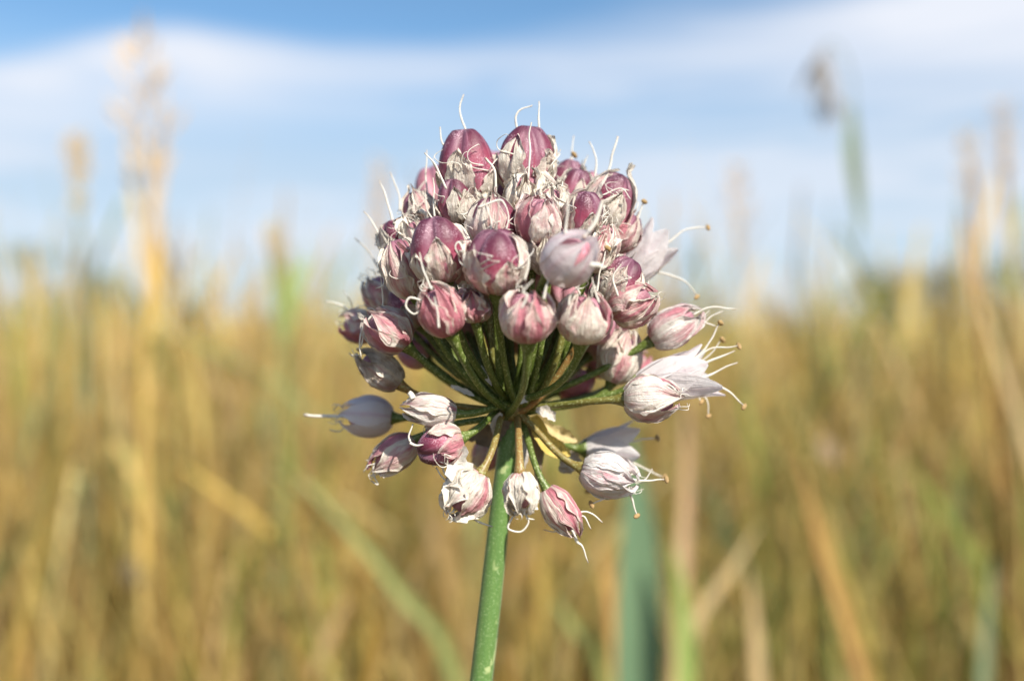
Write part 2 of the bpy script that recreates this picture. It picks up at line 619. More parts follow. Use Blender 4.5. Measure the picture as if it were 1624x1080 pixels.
blades(b2[0], -b2[1] - 2 * D, b2[2], b2[3], b2[4], b2[5], head=b2[6], seg=4, name='meadow_grass',
       label='shorter dry grass of the meadow growing around the onion stem')

# ------------------------------------------------------------------ the flower
UMB = P(812, 648, 1.0)
flower = empty('onion_flower', Vector((-0.022, 0.010, 0)))
tag(flower, 'wild onion flower head of purple capsules and papery tepals on a green stem', 'flower')
FO = flower.location.copy()

# stem (in the frame it leans; below it runs on down into the ground)
upper = spline([P(763, 1080, 1.0), P(779, 940, 1.0), P(792, 820, 1.0), P(804, 720, 1.0), UMB], 40)
dn = (upper[0] - upper[1]).normalized()
lower = bezier(FO + Vector((0, 0, -0.01)), FO + Vector((0, 0, 0.2)), upper[0] + dn * 0.12, upper[0], 40)
path = lower[:-1] + upper
rad = [0.00200 - 0.00092 * (i / 38) for i in range(39)] + [0.00108 - 0.00018 * (i / 39) for i in range(40)]
v, f, uv = tube(path, rad, 20)
mesh('stem', v, f, M_STEM, flower, uv, origin=FO)

# knob where the flower stalks spring from
kv, kf, kuv = [], [], []
for i in range(9):
    t = i / 8
    for s in range(14):
        a = 2 * math.pi * s / 14
        r_ = 0.0016 * math.sin(math.pi * (0.12 + 0.86 * t)) * (1 + 0.25 * mnoise.noise(Vector((math.cos(a) * 2, math.sin(a) * 2, t * 4))))
        kv.append(UMB + Vector((r_ * math.cos(a), r_ * math.sin(a), -0.0014 + 0.0030 * t)))
        kuv.append((s / 14, t))
for i in range(8):
    for s in range(14):
        kf.append((i * 14 + s, i * 14 + (s + 1) % 14, (i + 1) * 14 + (s + 1) % 14, (i + 1) * 14 + s))
mesh('receptacle', kv, kf, M_PED, flower, kuv, origin=FO, color=(0.6, 0, 0))


def prof(t):
    if t < 0.42:
        s = (0.42 - t) / 0.42
        return math.sqrt(max(0.0, 1 - 0.80 * s * s))
    s = (t - 0.42) / 0.58
    return max(0.0, 1 - s ** 2.1) ** 0.58


def prof_bud(t):
    if t < 0.40:
        s = (0.40 - t) / 0.40
        return math.sqrt(max(0.0, 1 - 0.80 * s * s))
    s = (t - 0.40) / 0.60
    return max(0.04, 1 - s ** 1.9) ** 0.72


class Floret:
    def __init__(self, px, py, y, ang, tilt, L, Wd, spin=None):
        k = (D + y * 0.001) / FPX
        a = R(ang)
        t = R(tilt)
        self.axis = Vector((math.cos(a) * math.cos(t), -math.sin(t), math.sin(a) * math.cos(t)))
        ct = max(math.cos(t), 0.35)
        self.R = Wd * k * 0.5
        app = L * k
        # a tilted ovoid shows its width as well as its length
        self.L = max(self.R * 1.7, math.sqrt(max(1e-9, app ** 2 - (2 * self.R * math.sin(t)) ** 2)) / ct)
        self.L = min(self.L, app * 1.25)
        self.c = P(px, py, y)
        self.y = y
        self.base = self.c - self.axis * self.L * 0.5
        ref = Vector((0, 1, 0)) if abs(self.axis.y) < 0.9 else Vector((0, 0, 1))
        e1 = (ref - self.axis * ref.dot(self.axis)).normalized()
        e2 = self.axis.cross(e1)
        sp = random.uniform(0, 2 * math.pi) if spin is None else R(spin)
        self.e1 = e1 * math.cos(sp) + e2 * math.sin(sp)
        self.e2 = self.axis.cross(self.e1)
        self.seed = Vector((random.uniform(0, 90), random.uniform(0, 90), random.uniform(0, 90)))

    def w(self, x, y, z):
        return self.base + self.e1 * x + self.e2 * y + self.axis * z


def nz3(p, f, seed):
    return mnoise.noise(Vector(p) * f + seed)


def capsule_mesh(fl, scale=1.0, lmul=1.0, groove=0.20):
    nr, ns = 42, 22
    vs, fs, us = [], [], []
    for i in range(ns + 1):
        t = i / ns
        tt = 1 - (1 - t) ** 1.5
        pr = prof(min(tt, 0.9985))
        for s in range(nr):
            th = 2 * math.pi * s / nr
            d3 = abs(((th * 3 / (2 * math.pi)) % 1.0) - 0.5) * 2          # 1 on a lobe seam
            g_ = groove * math.exp(-((1 - d3) / 0.20) ** 2) * (0.5 + 0.9 * tt)
            lobe = 0.085 * (1 - d3 ** 1.5)
            mid = 0.035 * math.exp(-(d3 / 0.10) ** 2) * tt
            r_ = fl.R * scale * pr * (0.97 - g_ + lobe - mid)
            p = (r_ * math.cos(th), r_ * math.sin(th), fl.L * lmul * (tt + 0.07 * (0.45 - d3) * min(1.0, max(0.0, tt - 0.55) / 0.3) * (1 - max(0.0, tt - 0.93) / 0.07) - 0.03 * max(0.0, tt - 0.93) / 0.07))
            r2 = 1 + 0.035 * nz3(p, 520, fl.seed)
            vs.append(fl.w(p[0] * r2, p[1] * r2, p[2]))
            us.append((s / nr, tt))
    for i in range(ns):
        for s in range(nr):
            s2 = (s + 1) % nr
            fs.append((i * nr + s, i * nr + s2, (i + 1) * nr + s2, (i + 1) * nr + s))
    fs.append(tuple(range(nr))[::-1])
    fs.append(tuple(ns * nr + s for s in range(nr)))
    return vs, fs, us


def tepal_hug(fl, k, cover=0.6, halfang=44, gap=0.06, lift=0.12, flare=0.15, crinkle=0.07, rag=0.25, pf=prof, point=0.75, nu=13, nv=20, phase=0.0):
    vs, fs, us = [], [], []
    ph = k * math.pi / 3 + phase
    outer = k % 2
    g0 = gap + (0.05 if outer else 0.0)
    sd = fl.seed + Vector((k * 7.3, 0, 0))
    for j in range(nv + 1):
        v_ = j / nv
        t = v_ * cover
        shp = (0.72 + 0.28 * math.sin(math.pi * min(1, v_ * 1.1))) * max(0.0, 1 - v_ ** 3.2) ** point
        shp *= 1 + rag * mnoise.noise(Vector((v_ * 5, 0, 0)) + sd)
        for i in range(nu + 1):
            u_ = -1 + 2 * i / nu
            rg = 1 + rag * 0.8 * mnoise.noise(Vector((v_ * 7, u_ * 2 + 5, 0)) + sd) * abs(u_)
            th = ph + R(halfang) * u_ * shp * rg
            pr = pf(min(t, 0.995))
            r_ = fl.R * (pr * (1 + g0) + 0.03 + lift * abs(u_) ** 2.5 * (0.35 + v_) + flare * max(0, v_ - 0.55) ** 1.5 * 3.0)
            zz = fl.L * (t + rag * 0.18 * mnoise.noise(Vector((u_ * 2.2, 1.7, 0)) + sd) * v_)
            p = (r_ * math.cos(th), r_ * math.sin(th), zz)
            cr = nz3(p, 400, sd) * 0.6 + (0.5 - 1.6 * abs(nz3(p, 750, sd))) * 0.6 + (0.4 - 1.6 * abs(nz3(p, 1700, sd))) * 0.32 + nz3(p, 3000, sd) * 0.15
            cr = cr * 0.7 + 1.1 * mnoise.noise(Vector((u_ * 3.4, v_ * 1.1, 3.0)) + sd) + 0.5 * mnoise.noise(Vector((u_ * 7.5, v_ * 1.8, 5.0)) + sd)
            rr = 1 + crinkle * cr / max(pr, 0.3) * (0.35 + v_)
            vs.append(fl.w(p[0] * rr, p[1] * rr, p[2] + fl.R * crinkle * 0.5 * nz3(p, 700, sd + Vector((9, 9, 9)))))
            us.append(((u_ + 1) / 2, v_))
    for j in range(nv):
        for i in range(nu):
            a = j * (nu + 1) + i
            fs.append((a, a + 1, a + nu + 2, a + nu + 1))
    return vs, fs, us


def tepal_open(fl, k, spread=0.8, nu=8, nv=14, wmul=1.0):
    """free boat-shaped tepal of an open bell"""
    vs, fs, us = [], [], []
    ph = k * math.pi / 3
    sd = fl.seed + Vector((k * 5.1, 0, 0))
    ca, sa = math.cos(ph), math.sin(ph)
    vary = 1 + 0.25 * mnoise.noise(sd * 1.7)
    for j in range(nv + 1):
        v_ = j / nv
        rc = fl.R * (0.22 + spread * vary * (v_ ** 0.8))
        zc = fl.L * (v_ * (1.0 - 0.10 * spread * v_)) * vary
        wv = fl.R * 0.66 * wmul * (math.sin(math.pi * (0.12 + 0.86 * v_ ** 0.9))) ** 0.8
        for i in range(nu + 1):
            u_ = -1 + 2 * i / nu
            cup = wv * 0.42 * u_ * u_
            x, y_ = rc - cup * 0.8, u_ * wv
            p = (x * ca - y_ * sa, x * sa + y_ * ca, zc + cup * 0.2)
            d_ = fl.R * 0.05 * nz3(p, 600, sd)
            vs.append(fl.w(p[0] + d_ * ca, p[1] + d_ * sa, p[2]))
            us.append(((u_ + 1) / 2, v_))
    for j in range(nv):
        for i in range(nu):
            a = j * (nu + 1) + i
            fs.append((a, a + 1, a + nu + 2, a + nu + 1))
    return vs, fs, us


def thread(root, bo, pts, r0=0.00014, r1=0.00006, name='filament', grey=0.0, n=16):
    c = spline(pts, n)
    ln = (c[-1] - c[0]).length
    sd = Vector((random.uniform(0, 50), 0, 0))
    c = [p + Vector((mnoise.noise(p * 700 + sd), 0.5 * mnoise.noise(p * 700 + sd * 2), mnoise.noise(p * 700 + sd * 3))) * min(0.00022, ln * 0.05) * (i / n) for i, p in enumerate(c)]
    v, f, uv = tube(c, [0.68 * (r0 + (r1 - r0) * (i / (n - 1))) for i in range(n)], 6, 0.5)
    return mesh(name, v, f, M_THR, root, uv, origin=bo, color=(0, 0, grey))


def anther(root, bo, p, d, size=0.00042, dark=False):
    d = d.normalized()
    e1 = d.orthogonal().normalized()
    e2 = d.cross(e1)
    vs, fs = [], []
    for i in range(7):
        t = i / 6
        r_ = size * 0.62 * math.sin(math.pi * (0.1 + 0.8 * t)) * (1 - 0.18 * math.exp(-((t - 0.5) / 0.15) ** 2))
        for s in range(8):
            a = 2 * math.pi * s / 8
            vs.append(p + e1 * (size * 2 * (t - 0.5)) + d * (r_ * math.cos(a)) + e2 * (r_ * 0.8 * math.sin(a)))
    for i in range(6):
        for s in range(8):
            fs.append((i * 8 + s, i * 8 + (s + 1) % 8, (i + 1) * 8 + (s + 1) % 8, (i + 1) * 8 + s))
    fs.append(tuple(range(8))[::-1])
    fs.append(tuple(48 + s for s in range(8)))
    return mesh('anther', vs, fs, M_ANT, root, None, origin=bo)


def pedicel_geo(fl, thick=0.00034, sag=None):
    off = Vector((random.uniform(-1, 1), random.uniform(-1, 1), random.uniform(-0.8, 0.8))) * 0.0009
    a = UMB + off
    d = (fl.base - a)
    ln = d.length
    out = d.normalized()
    # leave the knob a little lower / flatter than the straight line, then swing up into the floret
    start = Vector((out.x, out.y, out.z * 0.30 + 0.04)).normalized() if out.z > 0 else (out + Vector((0, 0, 0.15))).normalized()
    if sag is not None:
        start = (out + Vector(sag)).normalized()
    path = bezier(a, a + start * ln * 0.42, fl.base - fl.axis * ln * 0.30, fl.base + fl.axis * fl.L * 0.05, 22)
    rr = []
    for i in range(22):
        t = i / 21
        r_ = thick * (1.0 - 0.10 * math.sin(math.pi * t))
        r_ += (fl.R * 0.44 - thick) * max(0, (t - 0.84) / 0.16) ** 1.8
        rr.append(r_)
    return tube(path, rr, 10, 0.10)


ALL = []


def floret(key, kind, px, py, y, ang, tilt, L, Wd, pink=0.4, white=0.0, brown=0.0, dry=0.0, cover=None, cappink=0.0, threads=3, style=None,
           spin=None, ped=True, thick=0.00034, sag=None, simple=False):
    fl = Floret(px, py, y, ang, tilt, L, Wd, spin)
    bo = fl.base
    root = empty('floret', bo - FO, flower)
    fl.root = root
    wo_ = bo
    ALL.append((key, fl))
    colr = lambda: (max(0, min(1, pink + random.uniform(-0.22, 0.22))), white, max(0, brown + random.uniform(-0.1, 0.1)))
    if ped:
        v, f, uv = pedicel_geo(fl, thick, sag)
        mesh('pedicel', v, f, M_PED, root, uv, origin=wo_, color=(dry, 0, 0))
    if kind == 'cap':
        v, f, uv = capsule_mesh(fl)
        mesh('capsule', v, f, M_CAP, root, uv, origin=wo_, color=(cappink, 0, 0))
        cv = 0.62 if cover is None else cover
        for k in range(6):
            v, f, uv = tepal_hug(fl, k, cv * random.choice((0.85, 1.05, 1.2, 1.35)), random.uniform(25, 37), 0.02, 0.10, random.uniform(-0.12, 0.14), 0.12, 0.34, phase=random.uniform(0, 0.6), point=0.62)
            mesh('tepal', v, f, M_TEP, root, uv, origin=wo_, color=colr())
    elif kind in ('bud', 'crumple'):
        v, f, uv = capsule_mesh(fl, 0.86, 0.86)
        mesh('capsule', v, f, M_CAP, root, uv, origin=wo_, color=(max(cappink, 0.45), 0, 0))
        cr = kind == 'crumple'
        for k in range(6):
            v, f, uv = tepal_hug(fl, k, (1.0 if cover is None else cover) * random.uniform(0.86, 1.03), random.uniform(36, 50), 0.0, 0.13 if not cr else 0.22,
                                 random.uniform(-0.10, 0.06) if not cr else random.uniform(-0.2, 0.35), 0.15 if not cr else 0.30, 0.28 if not cr else 0.5, pf=prof_bud, phase=random.uniform(-0.25, 0.25))
            mesh('tepal', v, f, M_TEP, root, uv, origin=wo_, color=colr())
    elif kind == 'pearl':
        v, f, uv = capsule_mesh(fl, 0.80, 0.80)
        mesh('capsule', v, f, M_CAP, root, uv, origin=wo_, color=(0.8, 0, 0))
        for k in range(6):
            v, f, uv = tepal_hug(fl, k, random.uniform(0.93, 1.0) if cover is None else cover, 38, 0.0, 0.05, -0.04, 0.03, 0.10, pf=prof_bud)
            mesh('tepal', v, f, M_PEARL, root, uv, origin=wo_, color=colr())
    elif kind == 'open':
        v, f, uv = capsule_mesh(fl, 0.35, 0.35)
        mesh('capsule', v, f, M_CAP, root, uv, origin=wo_, color=(0.7, 0, 0))
        for k in range(6):
            v, f, uv = tepal_open(fl, k, cover if cover else 0.8)
            mesh('tepal', v, f, M_PEARL if white > 0.5 else M_TEP, root, uv, origin=wo_, color=colr())
    # withered, curling filaments
    for q in range(threads + (3 if kind == 'cap' else 1 if threads else 0)):
        th = random.uniform(0, 2 * math.pi)
        z0 = random.uniform(0.30, 0.55) if kind == 'cap' else 0.85
        pr = prof(z0) if kind == 'cap' else 0.25
        pts = []
        dth = random.uniform(-0.5, 0.5)
        ro = random.uniform(0.06, 0.28)
        for i in range(5):
            t = i / 4
            rr = fl.R * (pr * 1.05 + ro * math.sin(math.pi * t * random.uniform(0.8, 1.2)) + 0.06)
            a2 = th + dth * t + 0.35 * math.sin(t * 5 + q)
            zz = fl.L * (z0 + (0.42 if kind == 'cap' else 0.35) * t * (1 - 0.35 * t) + 0.04 * math.sin(7 * t + q))
            if kind == 'cap':
                rr = max(rr, fl.R * (prof(min(0.99, zz / fl.L)) * 1.02 + 0.04))
            pts.append(fl.w(rr * math.cos(a2), rr * math.sin(a2), zz))
        thread(root, wo_, pts, 0.000085, 0.00003, n=18)
    if style:
        sl = style * (D + y * 0.001) / FPX
        j = Vector((random.uniform(-1, 1), random.uniform(-1, 1), random.uniform(-1, 1))) * sl * 0.16
        thread(root, wo_, [fl.w(0, 0, fl.L * 0.9), fl.w(0, 0, fl.L * 0.95 + sl * 0.5) + j, fl.w(0, 0, fl.L + sl) + j * random.uniform(-0.5, 1.6)], 0.00013, 0.00006, 'style')
    return fl


F = {}


def add(key, *a, **k):
    F[key] = floret(key, *a, **k)


# key, kind, px, py, depth mm, direction in the picture, tilt to the lens, length px, width px
add('top_l', 'cap', 741, 262, -1.5, 93, 8, 118, 88, pink=0.10, cover=0.50, threads=3)
add('top_r', 'cap', 833, 252, -1.5, 86, 10, 108, 90, pink=0.12, cover=0.62, threads=4)
add('top_r2', 'cap', 898, 290, 4.0, 78, 10, 78, 56, pink=0.12, cover=0.65)
add('low_l', 'cap', 722, 318, -3.0, 98, 18, 72, 56, pink=0.15, cover=0.62, threads=4)
add('mid_c', 'cap', 782, 352, -6.0, 92, 18, 84, 78, pink=0.35, cover=0.85, threads=5)
add('mid_bud', 'bud', 853, 344, -7.5, 84, 20, 82, 66, pink=0.62, white=0.3, threads=2)
add('big_l', 'cap', 696, 394, -8.0, 99, 16, 106, 88, pink=0.32, cover=0.60, style=45, threads=3)
add('big_c', 'cap', 787, 412, -10.5, 91, 18, 102, 94, pink=0.45, cover=0.68, style=50, threads=4)
add('pearl', 'pearl', 908, 406, -14.0, 40, 42, 98, 80, pink=0.25, threads=0)
add('front_c', 'bud', 836, 496, -12.0, 92, 12, 92, 80, pink=0.60, white=0.1, threads=3, cover=0.92)
add('front_r', 'bud', 927, 500, -10.5, 84, 14, 86, 78, pink=0.48, brown=0.12, threads=3, cover=0.92)
add('right_bud', 'bud', 1006, 480, -5.0, 24, 14, 80, 70, pink=0.58, brown=0.12, dry=0.95, threads=1)
add('front_l', 'bud', 698, 488, -10.0, 112, 16, 88, 70, pink=0.66, threads=2)
add('front_s', 'crumple', 750, 482, -9.0, 100, 16, 58, 50, pink=0.50, brown=0.1, threads=2)
add('left_w', 'cap', 641, 425, -5.0, 112, 16, 96, 66, pink=0.35, brown=0.15, cover=0.9, cappink=0.3, threads=4)
add('left_d', 'cap', 630, 378, 0.0, 122, 8, 64, 56, pink=0.2, cover=0.7, threads=5)
add('left_b1', 'bud', 613, 521, -3.5, 138, 8, 82, 66, pink=0.42, white=0.2, threads=5)
add('left_b2', 'bud', 600, 584, -1.0, 142, 4, 84, 54, pink=0.30, brown=0.45, dry=0.8, threads=3, thick=0.00033)
add('left_e', 'bud', 566, 516, 6.0, 158, -4, 60, 50, pink=0.72, brown=0.2, threads=3)
add('left_f', 'bud', 604, 462, 4.5, 128, 0, 70, 58, pink=0.45, brown=0.35, threads=4)
add('left_g', 'cap', 645, 487, 1.5, 128, 0, 74, 60, pink=0.5, brown=0.3, threads=2)
add('grey', 'pearl', 577, 660, 3.5, 177, -4, 92, 62, pink=0.12, brown=0.0, threads=4, cover=0.9)
add('cream', 'bud', 679, 650, -5.5, 172, 6, 88, 48, pink=0.26, white=0.3, threads=0)
add('low_cap', 'cap', 696, 706, -6.0, 198, 10, 76, 62, pink=0.5, cover=0.55, threads=3)
add('low_dry', 'bud', 622, 722, -1.5, 214, 6, 84, 48, pink=0.62, threads=5, thick=0.00035)
add('crum_l', 'crumple', 738, 784, -6.0, 234, 8, 82, 62, pink=0.20, dry=0.55, threads=3)
add('crum_c', 'crumple', 826, 783, -9.0, 272, 6, 66, 46, pink=0.05, brown=0.1, dry=0.8, threads=2)
add('droop', 'bud', 892, 813, -4.0, 304, 4, 90, 48, pink=0.55, threads=0)
add('low_r', 'bud', 968, 754, -3.0, 346, 6, 92, 66, pink=0.14, white=0.8, threads=3, dry=0.45)
add('low_open', 'open', 968, 710, 4.5, 2, -4, 90, 76, pink=0.1, white=0.9, cover=0.85, threads=0)
add('pink_r', 'bud', 1037, 632, -5.0, 2, 8, 92, 68, pink=0.42, white=0.3, dry=0.25, threads=3)
add('open_r', 'open', 1070, 600, -1.0, 14, 2, 132, 100, pink=0.06, white=0.9, cover=0.66, threads=0)
add('bud_r', 'bud', 1073, 517, 0.0, 31, 4, 92, 58, pink=0.44, white=0.5, threads=1)
add('open_top', 'open', 1022, 412, 4.0, 48, -2, 98, 84, pink=0.10, white=0.9, cover=0.62, threads=0)
add('pinkdry', 'bud', 984, 562, 2.0, 72, 0, 92, 62, pink=0.56, threads=4)
add('backpink', 'bud', 1012, 578, 8.0, 40, -10, 50, 42, pink=0.8, brown=0.1, threads=0)
add('cap_r', 'cap', 984, 446, -4.5, 62, 12, 84, 70, pink=0.3, cover=0.8, threads=4)
add('cap_m', 'cap', 926, 340, -6.0, 82, 18, 76, 62, pink=0.4, cover=0.75, threads=5)
add('cap_tr', 'cap', 965, 322, 0.0, 66, 8, 104, 76, pink=0.15, cover=0.85, threads=5)
add('pink_tr', 'cap', 990, 368, 1.0, 58, 4, 66, 50, pink=0.6, cover=0.8, threads=3)
add('small_r', 'bud', 955, 382, -5.5, 70, 18, 70, 52, pink=0.5, threads=3)
add('ochre', 'crumple', 868, 398, -7.0, 90, 18, 76, 52, pink=0.3, brown=0.25, threads=2)
add('papery', 'crumple', 836, 305, -3.5, 90, 16, 70, 66, pink=0.12, threads=5)
add('cap_l2', 'cap', 667, 335, 0.0, 112, 8, 70, 54, pink=0.3, cover=0.85, threads=4)
add('papery_l', 'crumple', 752, 318, -2.0, 92, 12, 60, 46, pink=0.15, threads=4)
add('pap2', 'crumple', 874, 322, -4.5, 86, 14, 62, 54, pink=0.15, threads=5)
add('pap3', 'cap', 914, 300, 1.0, 78, 10, 66, 52, pink=0.15, cover=0.9, threads=4)
add('pap4', 'crumple', 944, 398, -6.0, 70, 14, 66, 50, pink=0.25, threads=4)
add('pap5', 'crumple', 662, 372, -3.5, 112, 12, 62, 48, pink=0.2, threads=4)
add('dim_r', 'bud', 912, 604, 7.0, 30, -10, 66, 54, pink=0.75, brown=0.15, threads=0)
add('dim_b', 'bud', 770, 724, 8.0, 250, -14, 50, 42, pink=0.7, brown=0.3, threads=0)

# far-side florets seen through the gaps, plus inner fillers added to shade the inside
for i, (px, py, y, ang, L, Wd) in enumerate([(690, 300, 8, 105, 80, 62), (780, 280, 9, 90, 90, 70), (860, 300, 10, 80, 80, 66), (930, 310, 7, 70, 80, 62),
                                              (650, 400, 10, 120, 80, 62), (730, 380, 13, 100, 90, 70), (820, 370, 15, 88, 90, 70), (900, 390, 13, 75, 90, 70), (970, 420, 9, 60, 80, 62),
                                              (748, 425, -2.5, 95, 70, 60), (842, 428, -3.5, 90, 76, 62), (905, 458, -3.5, 80, 74, 60), (955, 470, -1, 65, 70, 58), (868, 355, -1, 85, 80, 60), (690, 445, 0, 112, 70, 58), (752, 395, 2, 96, 80, 64), (660, 450, 4, 120, 70, 60), (805, 320, 3, 90, 80, 64), (915, 380, 3, 74, 80, 64), (800, 450, 5, 92, 80, 66), (880, 500, 6, 70, 70, 58), (740, 505, 6, 110, 70, 58),
                                              (700, 545, 5, 132, 60, 50), (668, 540, 8, 140, 62, 52), (790, 520, 8, 98, 64, 54), (830, 530, 10, 88, 64, 54), (880, 535, 9, 66, 62, 52), (925, 548, 8, 50, 60, 50), (955, 545, 5, 42, 60, 50),
                                              (760, 540, 11, 110, 60, 50), (690, 510, 3, 128, 62, 52), (950, 515, 1, 52, 62, 52), (905, 525, 4, 62, 60, 50), (775, 470, 0, 95, 66, 56), (860, 480, 0, 82, 66, 56), (720, 560, 12, 135, 56, 48), (900, 565, 12, 50, 56, 48),
                                              (655, 560, 5, 150, 56, 46), (960, 575, 9, 30, 56, 46),
                                              (620, 500, 11, 150, 76, 60), (720, 480, 15, 110, 84, 66), (870, 470, 15, 70, 84, 66), (980, 500, 11, 40, 80, 60)]):
    fl = Floret(px, py, y, ang, -20, L, Wd)
    root = empty('floret', fl.base - FO, flower)
    v, f, uv = pedicel_geo(fl)
    mesh('pedicel', v, f, M_PED, root, uv, origin=fl.base, color=(random.choice((0, 0, 0.25)), 0, 0))
    v, f, uv = capsule_mesh(fl)
    mesh('capsule', v, f, M_CAP, root, uv, origin=fl.base, color=(0.3, 0, 0))


# threads that can be followed one by one in the photograph
def th(key, pts, name='filament', ant=False, r0=0.00016, r1=0.00008, dyy=0.0, grey=0.0, asz=0.00042, n=16):
    fl = F[key]
    w3 = [P(p[0], p[1], fl.y + dyy + (p[2] if len(p) > 2 else 0)) for p in pts]
    if len(pts) > 1:
        thread(fl.root, fl.base, w3, r0, r1, name, grey, n)
    if ant:
        d = (w3[-1] - w3[-2]) if len(w3) > 1 else Vector((1, 0, 0.3))
        anther(fl.root, fl.base, w3[-1], d, asz)


th('top_l', [(742, 214), (733, 192), (729, 172), (735, 150)], 'style')
th('top_l', [(708, 240), (700, 222), (698, 202)])
th('top_l', [(708, 300), (690, 262), (674, 243)], dyy=-5)
th('top_r', [(820, 206), (818, 184), (828, 172), (845, 168)], 'style')
th('top_r', [(855, 214), (855, 185), (856, 160)])
th('top_r', [(838, 285), (840, 235), (841, 196)], dyy=-5)
th('cap_l2', [(680, 318), (676, 285), (678, 238)])
th('cap_l2', [(690, 352), (688, 320), (687, 282)], dyy=-5)
th('left_d', [(624, 358), (616, 325), (601, 285)], r0=0.0002)
th('left_d', [(634, 335), (632, 305), (619, 274)], dyy=2)
th('left_d', [(610, 395), (597, 365), (578, 334)])
th('left_f', [(600, 425), (585, 400), (563, 378)], grey=0.55)
th('left_d', [(655, 315), (665, 300), (676, 286)], dyy=3)
th('top_r2', [(908, 262), (907, 240), (910, 216)], ant=False)
th('top_r2', [(898, 262), (905, 252), (911, 246)], ant=True)
th('cap_tr', [(922, 285), (925, 265), (932, 246)], dyy=3)
th('cap_tr', [(943, 285), (946, 255), (941, 236), (934, 224)], dyy=1)
th('cap_tr', [(961, 292), (969, 255), (981, 217)], r0=0.00020, r1=0.00015)
th('top_r2', [(862, 300), (876, 270), (889, 238)], dyy=-5, grey=0.3)
th('pink_tr', [(1008, 392), (1011, 352), (1022, 320)], ant=True, r0=0.0002)
th('open_top', [(1035, 410), (1062, 383), (1090, 364), (1123, 361)], ant=True, r0=0.00022)
th('open_top', [(1030, 430), (1062, 436), (1088, 448), (1105, 471)], ant=True)
th('open_top', [(1015, 420), (1035, 395), (1046, 378)])
th('open_top', [(1005, 425), (1015, 395), (1022, 380)])
th('bud_r', [(1098, 500), (1120, 489), (1140, 488), (1167, 491)], 'style')
th('bud_r', [(1100, 505), (1120, 513), (1135, 518)], r0=0.0001)
th('bud_r', [(1118, 512), (1128, 502), (1146, 494)], r0=0.0001)
th('open_r', [(1060, 600), (1110, 562), (1143, 512)], ant=True, r0=0.0003)
th('open_r', [(1075, 596), (1120, 568), (1146, 539)], ant=True, r0=0.0001, dyy=2)
th('open_r', [(1080, 598), (1122, 556), (1172, 549)], ant=True)
th('open_r', [(1080, 600), (1115, 578), (1163, 557)], r0=0.00028)
th('open_r', [(1075, 615), (1120, 597), (1171, 574)], r0=0.00026)
th('open_r', [(1080, 610), (1125, 607), (1155, 622), (1180, 645)], ant=True, r0=0.00026)
th('open_r', [(1085, 615), (1118, 630), (1124, 660)], ant=True, r0=0.0001, dyy=3)
th('open_r', [(1075, 612), (1105, 628), (1113, 637)], ant=True, dyy=3)
th('open_r', [(1080, 605), (1122, 606), (1128, 625)], ant=True, dyy=3)
th('low_r', [(985, 757), (1020, 762), (1057, 760)], ant=True, r0=0.0002)
th('low_open', [(965, 715), (1005, 735), (1054, 757)], ant=True, r0=0.00022)
th('low_r', [(985, 765), (1002, 790), (1010, 818)], ant=True, r0=0.00022)
th('low_r', [(980, 780), (960, 790), (938, 800)], ant=True, r0=0.00012)
th('low_open', [(960, 730), (940, 760), (932, 780)], ant=True, r0=0.00012)
th('low_r', [(985, 757), (1010, 764), (1025, 760), (1035, 744)], r0=0.00012)
th('low_r', [(985, 760), (1002, 752), (1012, 748)], r0=0.00014)
th('low_open', [(950, 712), (1000, 700), (1043, 695)], ant=True, r0=0.00024)
th('low_open', [(950, 715), (975, 695), (994, 686)], ant=True, r0=0.00012)
th('grey', [(555, 660), (515, 660), (481, 659)], 'style', r0=0.00026, r1=0.00022)
th('grey', [(545, 648), (536, 642), (528, 652)], r0=0.00010, grey=0.4)
th('grey', [(548, 675), (538, 684), (522, 682)], r0=0.00010, grey=0.4)
th('droop', [(900, 828), (922, 812), (940, 815), (954, 827)])
th('droop', [(905, 832), (925, 818), (937, 838)], r0=0.0001)
th('droop', [(906, 838), (915, 858), (924, 866), (933, 892)], 'style', r0=0.00028)
th('droop', [(890, 838), (878, 843), (862, 840)], r0=0.0001, dyy=2)
th('crum_c', [(828, 795), (812, 822), (806, 838), (826, 843), (838, 828), (832, 815), (822, 805)], n=34, r0=0.00014, r1=0.0001)
th('crum_c', [(826, 800), (836, 820), (848, 824)])
th('crum_l', [(730, 805), (755, 825), (781, 834)], r0=0.00018)
th('crum_l', [(748, 790), (752, 810), (768, 812)], r0=0.00015)
th('crum_l', [(735, 765), (715, 765), (700, 755), (692, 742)], r0=0.00015)
th('crum_l', [(738, 762), (712, 758), (702, 740), (712, 728)], r0=0.00015)
th('low_dry', [(610, 730), (595, 735), (592, 752), (600, 768), (588, 762)], n=26)
th('low_dry', [(612, 725), (598, 730), (580, 730)], r0=0.0001)
th('low_cap', [(650, 700), (648, 690), (655, 672)], r0=0.0002)
th('low_cap', [(650, 702), (660, 706), (672, 705)], r0=0.0002, dyy=-1.5)
th('left_e', [(556, 500), (545, 487), (530, 480), (516, 478)], 'style')
th('left_e', [(560, 498), (556, 480), (545, 462)], grey=0.5, r0=0.0001)
th('left_e', [(556, 500), (565, 488), (580, 484)], grey=0.3)
th('left_w', [(620, 395), (606, 420), (608, 450), (595, 458)], n=22)
th('left_b1', [(600, 500), (607, 485), (606, 460), (604, 440)], n=20)
th('left_b1', [(590, 500), (575, 520), (570, 545), (572, 565)], n=20)
th('left_b1', [(592, 505), (578, 530), (572, 550)])
th('front_l', [(672, 478), (650, 472), (644, 486), (656, 498), (668, 492)], n=26, dyy=-1, r0=0.00014, r1=0.0001)
th('front_l', [(685, 460), (672, 430), (664, 400)], dyy=-2, r0=0.00016)
th('front_l', [(696, 520), (694, 500), (690, 470)], dyy=-3.2, r0=0.00016)
